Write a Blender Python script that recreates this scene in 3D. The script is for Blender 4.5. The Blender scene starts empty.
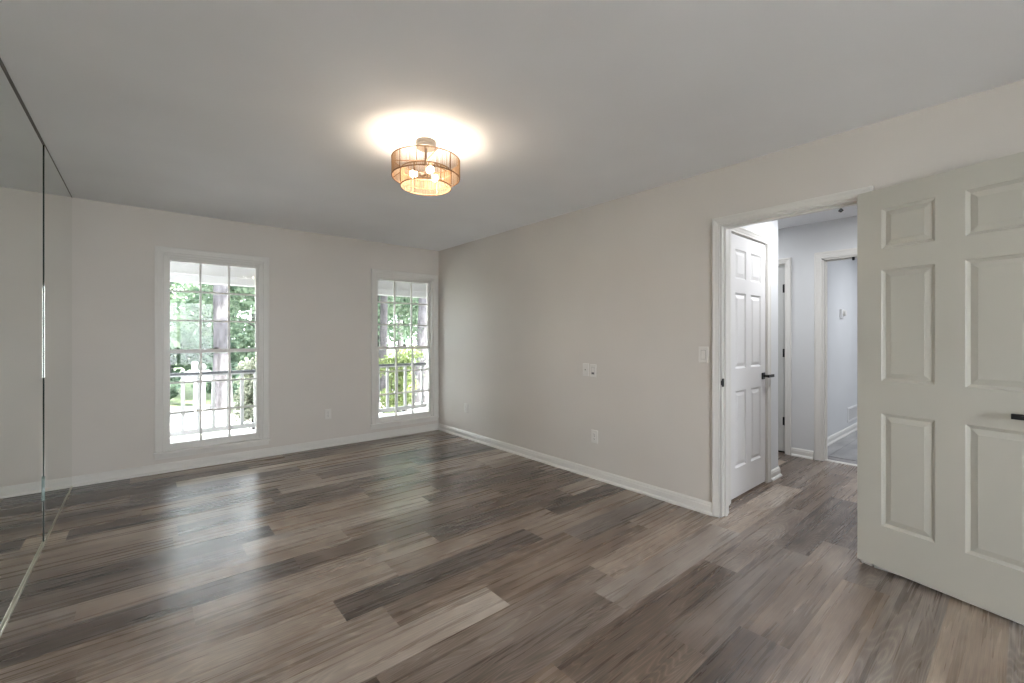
import bpy, bmesh, math, random
from mathutils import Vector, Matrix
random.seed(7)
C = bpy.context.scene.collection
S = bpy.context.scene
PI = math.pi

# ------------------------------------------------------------------ camera, exposure
FPX, YAW, HOR, EYE = 434.26, 40.234, 337.37, 1.2594
cam_d = bpy.data.cameras.new('camera'); cam = bpy.data.objects.new('camera', cam_d); C.objects.link(cam)
cam_d.sensor_fit = 'HORIZONTAL'; cam_d.sensor_width = 36.0
cam_d.lens = FPX * 36.0 / 1024.0
cam_d.shift_y = (HOR - 341.5) / 1024.0
cam_d.clip_start = 0.02
cam.location = (0, 0, EYE); cam.rotation_euler = (PI / 2, 0, -math.radians(YAW))
S.camera = cam
S.view_settings.view_transform = 'Standard'; S.view_settings.look = 'None'
S.view_settings.gamma = 1.0; S.view_settings.use_curve_mapping = False
S.view_settings.exposure = 2.0
S.cycles.max_bounces = 14; S.cycles.diffuse_bounces = 8; S.cycles.glossy_bounces = 6
S.cycles.transparent_max_bounces = 24
S.cycles.sample_clamp_indirect = 6.0
S.cycles.use_denoising = True

# ------------------------------------------------------------------ sky, sun, daylight, lamps
SKY, SUN = 6.0, 20.0
SUN_DIR = Vector((0.25, -0.60, 0.76)).normalized()
w = bpy.data.worlds.new('sky'); S.world = w; w.use_nodes = True
nt = w.node_tree; nt.nodes.clear()
sky = nt.nodes.new('ShaderNodeTexSky'); sky.sky_type = 'HOSEK_WILKIE'; sky.turbidity = 6
sky.sun_direction = SUN_DIR
mx = nt.nodes.new('ShaderNodeMix'); mx.data_type = 'RGBA'; mx.inputs[0].default_value = 0.9
mx.inputs[7].default_value = (0.925, 0.965, 1.04, 1)
bg = nt.nodes.new('ShaderNodeBackground'); bg.inputs[1].default_value = SKY
ow = nt.nodes.new('ShaderNodeOutputWorld')
nt.links.new(sky.outputs[0], mx.inputs[6]); nt.links.new(mx.outputs[2], bg.inputs[0]); nt.links.new(bg.outputs[0], ow.inputs[0])

def light(name, kind, loc, power, color, rot=(0, 0, 0), size=1.0, size_y=None, portal=False):
    d = bpy.data.lights.new(name, kind); o = bpy.data.objects.new(name, d); C.objects.link(o)
    o.location = loc; o.rotation_euler = rot; d.energy = power; d.color = color
    if kind == 'AREA':
        if size_y is None: d.shape = 'DISK'; d.size = size
        else: d.shape = 'RECTANGLE'; d.size = size; d.size_y = size_y
        d.cycles.is_portal = portal
    if kind == 'POINT': d.shadow_soft_size = size
    return o
sun = light('sun', 'SUN', (0, 0, 10), SUN, (1.0, 0.98, 0.94))
sun.data.angle = math.radians(3)
sun.rotation_euler = SUN_DIR.to_track_quat('Z', 'Y').to_euler()
# windows let the sky in
light('window_portal', 'AREA', (0.54, 5.40, 1.11), 1, (1, 1, 1), (-PI / 2, 0, 0), 0.82, 1.9, True)
light('window_portal', 'AREA', (2.59, 5.40, 1.11), 1, (1, 1, 1), (-PI / 2, 0, 0), 0.82, 1.9, True)
light('window_portal', 'AREA', (0.62, -2.64, 1.35), 1, (1, 1, 1), (PI / 2, 0, 0), 1.5, 1.65, True)  # portal of the added fill window behind the viewer
# hallway ceiling light first; the others are added fill without fixtures
light('hall_light', 'AREA', (4.15, 0.85, 2.41), 5.3, (0.95, 0.97, 1.0), (0, 0, 0), 0.30)
light('hall_light', 'AREA', (4.85, 2.3, 2.41), 2.0, (0.95, 0.97, 1.0), (0, 0, 0), 0.30)  # added fill for the back of the hallway, no fixture
light('far_room_fill', 'AREA', (6.9, 0.3, 2.41), 8.0, (0.92, 0.95, 1.0), (0, 0, 0), 0.35)  # added fill light for the far room, no fixture

BULB = 72.0      # emission of the bulbs in the ceiling light

# ------------------------------------------------------------------ materials
def mat(name, color, rough=0.5, spec=0.5, metal=0.0):
    m = bpy.data.materials.new(name); m.use_nodes = True
    b = m.node_tree.nodes['Principled BSDF']
    b.inputs['Base Color'].default_value = (*color, 1); b.inputs['Roughness'].default_value = rough
    b.inputs['Specular IOR Level'].default_value = spec; b.inputs['Metallic'].default_value = metal
    return m
def N(m, t, **kw):
    n = m.node_tree.nodes.new(t)
    for k, v in kw.items(): setattr(n, k, v)
    return n
def L(m, a, b): m.node_tree.links.new(a, b)
def bsdf(m): return m.node_tree.nodes['Principled BSDF']
def math_node(m, op, a, b=None, clamp=False):
    n = N(m, 'ShaderNodeMath', operation=op); n.use_clamp = clamp
    for i, v in enumerate((a, b)):
        if v is None: continue
        if isinstance(v, (int, float)): n.inputs[i].default_value = v
        else: L(m, v, n.inputs[i])
    return n.outputs[0]
def ramp(m, fac, stops):
    r = N(m, 'ShaderNodeValToRGB'); cr = r.color_ramp
    while len(cr.elements) < len(stops): cr.elements.new(0.5)
    for e, (p, c) in zip(cr.elements, stops): e.position = p; e.color = (*c, 1)
    L(m, fac, r.inputs[0]); return r.outputs[0]
def paint(name, color, rough, bump=0.02, scale=260, mottle=0.03):
    """painted surface: roller texture as bump and a very faint mottling"""
    m = mat(name, color, rough)
    tc = N(m, 'ShaderNodeTexCoord')
    nz = N(m, 'ShaderNodeTexNoise'); nz.inputs['Scale'].default_value = scale; nz.inputs['Detail'].default_value = 3
    L(m, tc.outputs['Object'], nz.inputs['Vector'])
    bp = N(m, 'ShaderNodeBump'); bp.inputs['Strength'].default_value = bump; bp.inputs['Distance'].default_value = 0.004
    L(m, nz.outputs[0], bp.inputs['Height']); L(m, bp.outputs[0], bsdf(m).inputs['Normal'])
    n2 = N(m, 'ShaderNodeTexNoise'); n2.inputs['Scale'].default_value = 1.3; n2.inputs['Detail'].default_value = 2
    L(m, tc.outputs['Object'], n2.inputs['Vector'])
    c2 = ramp(m, n2.outputs[0], [(0.3, tuple(c * (1 - mottle) for c in color)), (0.7, tuple(min(1, c * (1 + mottle)) for c in color))])
    L(m, c2, bsdf(m).inputs['Base Color'])
    return m

M_wall = paint('wall_paint', (0.68, 0.645, 0.60), 0.55, 0.10)
M_hallwall = paint('hall_wall_paint', (0.68, 0.69, 0.70), 0.55, 0.10)
M_ceil = paint('ceiling_paint', (0.87, 0.885, 0.91), 0.8, 0.12, 120)
M_trim = mat('trim_paint', (0.75, 0.735, 0.70), 0.35)
M_door = paint('door_paint_dimmed', (0.55, 0.54, 0.48), 0.38, 0.03, 400)  # trim white greyed down; the door's dimmer tone is put into its colour
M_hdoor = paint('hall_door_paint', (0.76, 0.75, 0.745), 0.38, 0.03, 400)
M_gdoor = paint('grey_door_paint', (0.52, 0.52, 0.505), 0.45, 0.03, 400)
M_plate = mat('plate_plastic', (0.76, 0.74, 0.705), 0.35)
M_bezel = mat('plate_shadow_gap', (0.38, 0.365, 0.345), 0.5)
M_slot = mat('slot_dark', (0.12, 0.115, 0.11), 0.5)
M_black = mat('black_metal', (0.018, 0.018, 0.02), 0.38, 0.5, 0.6)
M_dark = mat('gap_shade', (0.02, 0.018, 0.016), 0.8)  # near-black filler, stands for the shade under closed doors
M_metal = mat('satin_metal', (0.75, 0.73, 0.62), 0.28, 0.5, 1.0)
M_edge = mat('glass_edge', (0.025, 0.04, 0.035), 0.8, 0.1)
M_canopy = mat('canopy_metal', (0.17, 0.15, 0.13), 0.5, 0.5, 0.3)
M_twine = mat('brown_twine', (0.27, 0.16, 0.085), 0.8)
M_siding = paint('house_siding', (0.30, 0.29, 0.28), 0.8, 0.02)  # unseen siding, added dark to cut bounce light under the porch
M_porch = paint('porch_white', (0.55, 0.55, 0.545), 0.6, 0.02)
M_soffit = paint('soffit_cream', (0.55, 0.545, 0.50), 0.6, 0.02)
M_railtop = mat('rail_cap_grey', (0.11, 0.115, 0.125), 0.6)
M_deck = paint('deck_paint', (0.36, 0.36, 0.365), 0.7, 0.02)
M_reflector = paint('pale_concrete', (0.28, 0.28, 0.27), 0.9, 0.05)
M_white = mat('white_plastic', (0.82, 0.82, 0.82), 0.35)

M_mirror = mat('mirror_silver', (0.80, 0.825, 0.785), 0.006, 0.5, 1.0)

# window glass: clear, with the pale reflection a pane gives
M_glass = bpy.data.materials.new('window_glass'); M_glass.use_nodes = True
t_ = M_glass.node_tree; t_.nodes.clear()
o_ = t_.nodes.new('ShaderNodeOutputMaterial'); mxs = t_.nodes.new('ShaderNodeMixShader')
tr = t_.nodes.new('ShaderNodeBsdfTransparent'); tr.inputs[0].default_value = (0.95, 0.955, 0.95, 1)
gl = t_.nodes.new('ShaderNodeBsdfGlossy'); gl.inputs['Roughness'].default_value = 0.01
fr = t_.nodes.new('ShaderNodeFresnel'); fr.inputs[0].default_value = 1.27
t_.links.new(fr.outputs[0], mxs.inputs[0]); t_.links.new(tr.outputs[0], mxs.inputs[1]); t_.links.new(gl.outputs[0], mxs.inputs[2])
t_.links.new(mxs.outputs[0], o_.inputs[0])

# rattan strings
M_string = mat('rattan_string', (0.42, 0.295, 0.185), 0.8)
_b = bsdf(M_string); _t = N(M_string, 'ShaderNodeBsdfTranslucent'); _t.inputs[0].default_value = (0.44, 0.31, 0.19, 1)
_m = N(M_string, 'ShaderNodeMixShader'); _m.inputs[0].default_value = 0.5
L(M_string, _b.outputs[0], _m.inputs[1]); L(M_string, _t.outputs[0], _m.inputs[2])
L(M_string, _m.outputs[0], M_string.node_tree.nodes['Material Output'].inputs[0])
M_bulb = mat('lit_bulb', (1, 0.9, 0.75), 0.3)
bsdf(M_bulb).inputs['Emission Color'].default_value = (1.0, 0.83, 0.64, 1); bsdf(M_bulb).inputs['Emission Strength'].default_value = BULB

# wood planks: every plank has its own tone and grain (attribute 'plank': tone, warmth, seed)
M_floor = mat('wood_plank', (0.2, 0.15, 0.12), 0.3, 0.85)
def build_floor_mat(m):
    uv = N(m, 'ShaderNodeUVMap', uv_map='plank_uv')
    at = N(m, 'ShaderNodeVertexColor', layer_name='plank')
    sp = N(m, 'ShaderNodeSeparateColor'); L(m, at.outputs[0], sp.inputs[0])
    tone, warm, seed = sp.outputs[0], sp.outputs[1], sp.outputs[2]
    su = N(m, 'ShaderNodeSeparateXYZ'); L(m, uv.outputs[0], su.inputs[0])
    u, v = su.outputs[0], su.outputs[1]
    zz = math_node(m, 'MULTIPLY', seed, 57.0)
    def noise(ku, kv, scale, detail, rough=0.55, dist=0.0):
        cv = N(m, 'ShaderNodeCombineXYZ')
        L(m, math_node(m, 'ADD', math_node(m, 'MULTIPLY', u, ku), zz), cv.inputs[0])
        L(m, math_node(m, 'MULTIPLY', v, kv), cv.inputs[1]); L(m, zz, cv.inputs[2])
        n = N(m, 'ShaderNodeTexNoise'); n.inputs['Scale'].default_value = scale; n.inputs['Detail'].default_value = detail
        n.inputs['Roughness'].default_value = rough; n.inputs['Distortion'].default_value = dist
        L(m, cv.outputs[0], n.inputs['Vector']); return n.outputs[0]
    cloud = noise(1.0, 3.2, 2.2, 3.0, 0.5, 0.3)          # darker and lighter clouds along the board
    streak = noise(0.5, 15.0, 2.0, 3.0, 0.55, 0.1)        # long streaks
    fine = noise(3.0, 110.0, 2.2, 4.0, 0.6)              # fine pores
    cath = noise(0.55, 5.0, 2.0, 1.0, 0.4, 0.0)          # arched growth rings
    rings = math_node(m, 'ABSOLUTE', math_node(m, 'SINE', math_node(m, 'MULTIPLY', cath, 75.0)))
    rings = math_node(m, 'POWER', rings, 0.5)
    def cen(x, k): return math_node(m, 'MULTIPLY', math_node(m, 'SUBTRACT', x, 0.5), k)
    f = math_node(m, 'ADD', tone, cen(cloud, 0.8))
    f = math_node(m, 'ADD', f, cen(streak, 0.55))
    f = math_node(m, 'ADD', f, cen(fine, 0.7))
    ringamt = math_node(m, 'MULTIPLY', math_node(m, 'GREATER_THAN', seed, 0.45), 0.28)
    f = math_node(m, 'SUBTRACT', f, math_node(m, 'MULTIPLY', math_node(m, 'SUBTRACT', rings, 0.75), ringamt), True)
    cool = ramp(m, f, [(0.0, (0.040, 0.036, 0.035)), (0.30, (0.092, 0.081, 0.076)), (0.60, (0.228, 0.203, 0.186)), (1.0, (0.46, 0.42, 0.38))])
    brown = ramp(m, f, [(0.0, (0.048, 0.034, 0.026)), (0.30, (0.125, 0.086, 0.062)), (0.60, (0.270, 0.204, 0.155)), (1.0, (0.52, 0.43, 0.34))])
    wm = math_node(m, 'ADD', math_node(m, 'ADD', cen(cloud, -1.2), warm), 0.12, True)
    mxc = N(m, 'ShaderNodeMix', data_type='RGBA'); L(m, wm, mxc.inputs[0]); L(m, cool, mxc.inputs[6]); L(m, brown, mxc.inputs[7])
    L(m, mxc.outputs[2], bsdf(m).inputs['Base Color'])
    # bevelled plank edges and grain relief
    vw = math_node(m, 'MINIMUM', v, math_node(m, 'SUBTRACT', 0.19, v))
    e = math_node(m, 'DIVIDE', vw, 0.0025, True)
    h = math_node(m, 'ADD', math_node(m, 'MULTIPLY', e, 0.6), math_node(m, 'MULTIPLY', streak, 0.15))
    h = math_node(m, 'ADD', h, math_node(m, 'MULTIPLY', fine, 0.35))
    bp = N(m, 'ShaderNodeBump'); bp.inputs['Strength'].default_value = 0.15; bp.inputs['Distance'].default_value = 0.0012
    L(m, h, bp.inputs['Height']); L(m, bp.outputs[0], bsdf(m).inputs['Normal'])
    ro = N(m, 'ShaderNodeMapRange'); ro.inputs[3].default_value = 0.22; ro.inputs[4].default_value = 0.34
    L(m, streak, ro.inputs[0]); L(m, ro.outputs[0], bsdf(m).inputs['Roughness'])
build_floor_mat(M_floor)

def noisy(name, stops, scale, rough=0.8, stretch=(1, 1, 1), detail=4, bump=0.0, coord='Object'):
    m = mat(name, stops[0][1], rough, 0.3)
    tc = N(m, 'ShaderNodeTexCoord'); mp = N(m, 'ShaderNodeMapping'); mp.inputs['Scale'].default_value = stretch
    nz = N(m, 'ShaderNodeTexNoise'); nz.inputs['Scale'].default_value = scale; nz.inputs['Detail'].default_value = detail
    L(m, tc.outputs[coord], mp.inputs[0]); L(m, mp.outputs[0], nz.inputs['Vector'])
    L(m, ramp(m, nz.outputs[0], stops), bsdf(m).inputs['Base Color'])
    if bump:
        bp = N(m, 'ShaderNodeBump'); bp.inputs['Strength'].default_value = bump; bp.inputs['Distance'].default_value = 0.03
        L(m, nz.outputs[0], bp.inputs['Height']); L(m, bp.outputs[0], bsdf(m).inputs['Normal'])
    return m
M_bark = noisy('pine_bark', [(0.35, (0.025, 0.0235, 0.0245)), (0.6, (0.075, 0.071, 0.075))], 9, 0.9, (1, 1, 0.35), 5, 0.6)
M_bark2 = noisy('dark_bark', [(0.35, (0.022, 0.021, 0.021)), (0.65, (0.06, 0.056, 0.056))], 9, 0.9, (1, 1, 0.35), 5, 0.6)
M_ground = noisy('leaf_litter', [(0.35, (0.10, 0.08, 0.065)), (0.5, (0.24, 0.23, 0.215)), (0.7, (0.33, 0.32, 0.305))], 3.5, 0.95, (1, 1, 1), 8)
M_grass = noisy('lawn_grass', [(0.3, (0.05, 0.08, 0.03)), (0.7, (0.13, 0.16, 0.08))], 6, 0.95, (1, 1, 1), 8)
M_drive = noisy('gravel_drive', [(0.3, (0.22, 0.215, 0.21)), (0.7, (0.34, 0.335, 0.33))], 8, 0.95, (1, 1, 1), 6)
M_tile = noisy('grey_floor_tile', [(0.3, (0.24, 0.235, 0.24)), (0.5, (0.32, 0.315, 0.315)), (0.72, (0.42, 0.415, 0.41))], 2.2, 0.4, (1, 3, 1), 6)
M_stone = noisy('stone_grey', [(0.3, (0.22, 0.21, 0.21)), (0.7, (0.40, 0.39, 0.39))], 5, 0.9, (1, 1, 1), 5, 0.3)
def leaf_mat(name, a, b):
    m = mat(name, a, 0.55, 0.4)
    at = N(m, 'ShaderNodeVertexColor', layer_name='leaf')
    sp = N(m, 'ShaderNodeSeparateColor'); L(m, at.outputs[0], sp.inputs[0])
    col = ramp(m, sp.outputs[0], [(0.0, a), (1.0, b)])
    L(m, col, bsdf(m).inputs['Base Color'])
    t = N(m, 'ShaderNodeBsdfTranslucent'); L(m, col, t.inputs[0])
    mx2 = N(m, 'ShaderNodeMixShader'); mx2.inputs[0].default_value = 0.4
    L(m, bsdf(m).outputs[0], mx2.inputs[1]); L(m, t.outputs[0], mx2.inputs[2])
    L(m, mx2.outputs[0], m.node_tree.nodes['Material Output'].inputs[0])
    return m
M_leaf = leaf_mat('tree_leaf', (0.055, 0.095, 0.065), (0.15, 0.21, 0.145))
M_leafpale = leaf_mat('pale_tree_leaf', (0.08, 0.13, 0.085), (0.21, 0.27, 0.18))
M_bush = leaf_mat('bush_leaf', (0.09, 0.13, 0.04), (0.32, 0.38, 0.15))
M_varieg = leaf_mat('variegated_leaf', (0.07, 0.09, 0.055), (0.36, 0.37, 0.28))

# ------------------------------------------------------------------ mesh helpers
WM = {}                                              # world matrix of each object I made
class MB:
    def __init__(self): self.v = []; self.f = []; self.smooth = []
    def add(self, vs, fs, smooth=False):
        k = len(self.v); self.v += [Vector(p) for p in vs]
        for q in fs: self.f.append([i + k for i in q]); self.smooth.append(smooth)
        return self
    def box(self, a, b):
        x0, x1 = sorted((a[0], b[0])); y0, y1 = sorted((a[1], b[1])); z0, z1 = sorted((a[2], b[2]))
        vs = [(x0, y0, z0), (x1, y0, z0), (x1, y1, z0), (x0, y1, z0), (x0, y0, z1), (x1, y0, z1), (x1, y1, z1), (x0, y1, z1)]
        return self.add(vs, [(0, 3, 2, 1), (4, 5, 6, 7), (0, 1, 5, 4), (1, 2, 6, 5), (2, 3, 7, 6), (3, 0, 4, 7)])
    def tube(self, pts, rad, n=10, smooth=True, cap=True):
        pts = [Vector(p) for p in pts]; rr = rad if isinstance(rad, (list, tuple)) else [rad] * len(pts)
        rings = []; up = None
        for i, p in enumerate(pts):
            t = (pts[min(i + 1, len(pts) - 1)] - pts[max(i - 1, 0)]).normalized()
            if up is None: up = Vector((0, 0, 1)) if abs(t.z) < 0.9 else Vector((1, 0, 0))
            a = t.cross(up).normalized(); b = a.cross(t).normalized(); up = b
            rings.append([p + (a * math.cos(2 * PI * k / n) + b * math.sin(2 * PI * k / n)) * rr[i] for k in range(n)])
        vs = [q for r in rings for q in r]; fs = []
        for i in range(len(rings) - 1):
            for k in range(n):
                fs.append((i * n + k, i * n + (k + 1) % n, (i + 1) * n + (k + 1) % n, (i + 1) * n + k))
        self.add(vs, fs, smooth)
        if cap:
            self.add(rings[0], [tuple(range(n))]); self.add(rings[-1], [tuple(range(n))])
        return self
    def lathe(self, prof, c=(0, 0, 0), n=48, smooth=True):
        vs = []; fs = []
        for r, z in prof:
            for k in range(n): vs.append((c[0] + r * math.cos(2 * PI * k / n), c[1] + r * math.sin(2 * PI * k / n), c[2] + z))
        for i in range(len(prof) - 1):
            for k in range(n): fs.append((i * n + k, i * n + (k + 1) % n, (i + 1) * n + (k + 1) % n, (i + 1) * n + k))
        return self.add(vs, fs, smooth)
    def ring(self, R, r, c, n=72, m=8):
        vs = []; fs = []
        for i in range(n):
            a = 2 * PI * i / n
            for j in range(m):
                b = 2 * PI * j / m; q = R + r * math.cos(b)
                vs.append((c[0] + q * math.cos(a), c[1] + q * math.sin(a), c[2] + r * math.sin(b)))
        for i in range(n):
            for j in range(m): fs.append((i * m + j, ((i + 1) % n) * m + j, ((i + 1) % n) * m + (j + 1) % m, i * m + (j + 1) % m))
        return self.add(vs, fs, True)
    def ball(self, c, r, n=16, sz=1.0):
        k = n // 2
        return self.lathe([(max(1e-4, r * math.sin(PI * i / k)), -r * sz * math.cos(PI * i / k)) for i in range(k + 1)], c, n)
    def sweep(self, path, prof, side, closed=False):
        """sweep a profile [(outward, proud)] along a planar path with mitred corners; side = normal of the plane"""
        P = [Vector(p) for p in path]; nrm = Vector(side).normalized(); n = len(P); rows = []
        for i in range(n):
            d0 = (P[i] - P[i - 1]).normalized() if (i > 0 or closed) else None
            d1 = (P[(i + 1) % n] - P[i]).normalized() if (i < n - 1 or closed) else None
            if d0 is None: o = nrm.cross(d1)
            elif d1 is None: o = nrm.cross(d0)
            else:
                o0, o1 = nrm.cross(d0), nrm.cross(d1); o = (o0 + o1).normalized(); o = o / o.dot(o0)
            rows.append([P[i] + o * a + nrm * b for a, b in prof])
        m = len(prof); vs = [q for r in rows for q in r]; fs = []
        for i in range(n if closed else n - 1):
            for k in range(m):
                fs.append((i * m + k, ((i + 1) % n) * m + k, ((i + 1) % n) * m + (k + 1) % m, i * m + (k + 1) % m))
        self.add(vs, fs)
        if not closed: self.add(rows[0], [tuple(range(m))]); self.add(rows[-1], [tuple(range(m))])
        return self
    def build(self, name, material, parent=None, world=True, bevel=0.0):
        me = bpy.data.meshes.new(name)
        Mi = WM[parent.name].inverted() if (parent is not None and world) else Matrix()
        me.from_pydata([Mi @ p for p in self.v], [], self.f); me.update()
        bm = bmesh.new(); bm.from_mesh(me); bmesh.ops.recalc_face_normals(bm, faces=bm.faces); bm.to_mesh(me); bm.free()
        for p, s in zip(me.polygons, self.smooth): p.use_smooth = s
        me.materials.append(material)
        o = bpy.data.objects.new(name, me); C.objects.link(o)
        if parent is not None: o.parent = parent; WM[o.name] = WM[parent.name]
        else: WM[o.name] = Matrix()
        if bevel:
            md = o.modifiers.new('edges', 'BEVEL'); md.width = bevel; md.segments = 2; md.limit_method = 'ANGLE'; md.angle_limit = math.radians(50)
        return o
def tag(o, label, cat, group=None, kind=None):
    o['label'] = label; o['category'] = cat
    if group: o['group'] = group
    if kind: o['kind'] = kind
    return o
def thing(name, label, cat, loc, rz=0.0, group=None, kind=None):
    o = bpy.data.objects.new(name, None); C.objects.link(o); o.empty_display_size = 0.1
    o.location = loc; o.rotation_euler = (0, 0, rz)
    WM[o.name] = Matrix.Translation(loc) @ Matrix.Rotation(rz, 4, 'Z')
    return tag(o, label, cat, group, kind)

def slab_with_holes(axis, plane0, plane1, ua, ub, za, zb, holes):
    """wall of real thickness with rectangular openings. axis 'X': plane X=const, u=Y; axis 'Y': plane Y=const, u=X"""
    us = sorted({ua, ub, *[h[0] for h in holes], *[h[1] for h in holes]}); zs = sorted({za, zb, *[h[2] for h in holes], *[h[3] for h in holes]})
    us = [u for u in us if ua <= u <= ub]; zs = [z for z in zs if za <= z <= zb]
    def P(d, u, z): return (d, u, z) if axis == 'X' else (u, d, z)
    solid = {}
    for i in range(len(us) - 1):
        for j in range(len(zs) - 1):
            cu, cz = (us[i] + us[i + 1]) / 2, (zs[j] + zs[j + 1]) / 2
            solid[i, j] = not any(h[0] < cu < h[1] and h[2] < cz < h[3] for h in holes)
    mb = MB()
    for (i, j), s in solid.items():
        if not s: continue
        u0, u1, z0, z1 = us[i], us[i + 1], zs[j], zs[j + 1]
        for d in (plane0, plane1): mb.add([P(d, u0, z0), P(d, u1, z0), P(d, u1, z1), P(d, u0, z1)], [(0, 1, 2, 3)])
        for (di, dj, a, b) in ((-1, 0, (u0, z0), (u0, z1)), (1, 0, (u1, z0), (u1, z1)), (0, -1, (u0, z0), (u1, z0)), (0, 1, (u0, z1), (u1, z1))):
            if not solid.get((i + di, j + dj), False):
                mb.add([P(plane0, *a), P(plane0, *b), P(plane1, *b), P(plane1, *a)], [(0, 1, 2, 3)])
    # weld
    key = {}; nv = []; remap = []
    for p in mb.v:
        k = (round(p.x, 5), round(p.y, 5), round(p.z, 5))
        if k not in key: key[k] = len(nv); nv.append(p)
        remap.append(key[k])
    mb.v = nv; mb.f = [[remap[i] for i in f] for f in mb.f]
    return mb
def struct(mb, name, material, label, cat): return tag(mb.build(name, material), label, cat, kind='structure')

# ------------------------------------------------------------------ the room shell
XL, XR, YB, YR, CH = -0.476, 3.073, 5.189, -2.45, 2.44
WT = 0.117                                            # partition thickness
XW = XR + WT                                          # hall face of the right wall
DY0, DY1, DH = 0.597, 1.372, 2.045                    # doorway in the right wall
YH, XC, XF = 1.45, 4.395, 5.275                       # hallway: side wall, its corner, far wall
HX0, HX1 = 3.385, 4.125                               # door in the hallway side wall
GY0, GY1 = 1.665, 2.43                                # grey door
OY0, OY1 = 0.50, 1.335                                # opening into the far room
XE = XF + WT
WZ0, WZ1 = 0.175, 2.042
W1 = (0.138, 0.943); W2 = (2.187, 2.992)

struct(slab_with_holes('Y', YB, YB + 0.17, XL - 0.15, XW, 0, CH, [(*W1, WZ0, WZ1), (*W2, WZ0, WZ1)]), 'wall_back', M_wall,
       'pale warm grey painted wall holding the two tall white windows', 'wall')
struct(slab_with_holes('X', XR, XW, YR, YB, 0, CH, [(DY0, DY1, 0, DH)]), 'wall_right', M_wall,
       'long pale wall with light switches, outlets and the hallway doorway', 'wall')
struct(slab_with_holes('X', XL - 0.15, XL, YR, YB, 0, CH, []), 'wall_left', M_wall, 'wall that carries the big mirrors', 'wall')
struct(slab_with_holes('Y', YR - 0.15, YR, XL - 0.15, XW, 0, CH, [(-0.10, 1.34, 0.55, 2.15)]), 'wall_rear', M_wall,
       'wall behind the viewer with one added fill window', 'wall')
struct(MB().box((XL - 0.15, YR - 0.15, CH), (8.75, YB + 0.17, CH + 0.2)), 'ceiling', M_ceil, 'flat white painted ceiling with the round light on it', 'ceiling')
# hallway and the room beyond
struct(slab_with_holes('Y', YH, YH + 0.12, XW, XC, 0, CH, [(HX0, HX1, 0, 2.075)]), 'wall_hall_side', M_hallwall,
       'white hallway wall that holds the six panel door with the lever', 'wall')
struct(slab_with_holes('X', XC - 0.12, XC, YH + 0.12, 3.2, 0, CH, []), 'wall_hall_return', M_hallwall, 'hallway wall turning away behind the white corner', 'wall')
struct(slab_with_holes('X', XF, XE, -1.6, 3.2, 0, CH, [(GY0, GY1, 0, 2.055), (OY0, OY1, 0, 2.06)]), 'wall_hall_far', M_hallwall,
       'hallway wall with the grey door and the cased opening', 'wall')
struct(slab_with_holes('Y', -1.72, -1.6, XW, 8.6, 0, CH, []), 'wall_hall_front', M_hallwall, 'wall closing the near end of the hallway', 'wall')
struct(slab_with_holes('Y', 3.2, 3.32, XC - 0.12, XE, 0, CH, []), 'wall_hall_end', M_hallwall, 'wall closing the far end of the hallway', 'wall')
struct(slab_with_holes('Y', 1.50, 1.62, XE, 8.6, 0, CH, []), 'wall_far_room', M_hallwall, 'bluish white wall of the far room with thermostat and vent', 'wall')
struct(slab_with_holes('X', 8.6, 8.72, -1.72, 1.62, 0, CH, []), 'wall_far_room_end', M_hallwall, 'end wall of the far room', 'wall')

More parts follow.
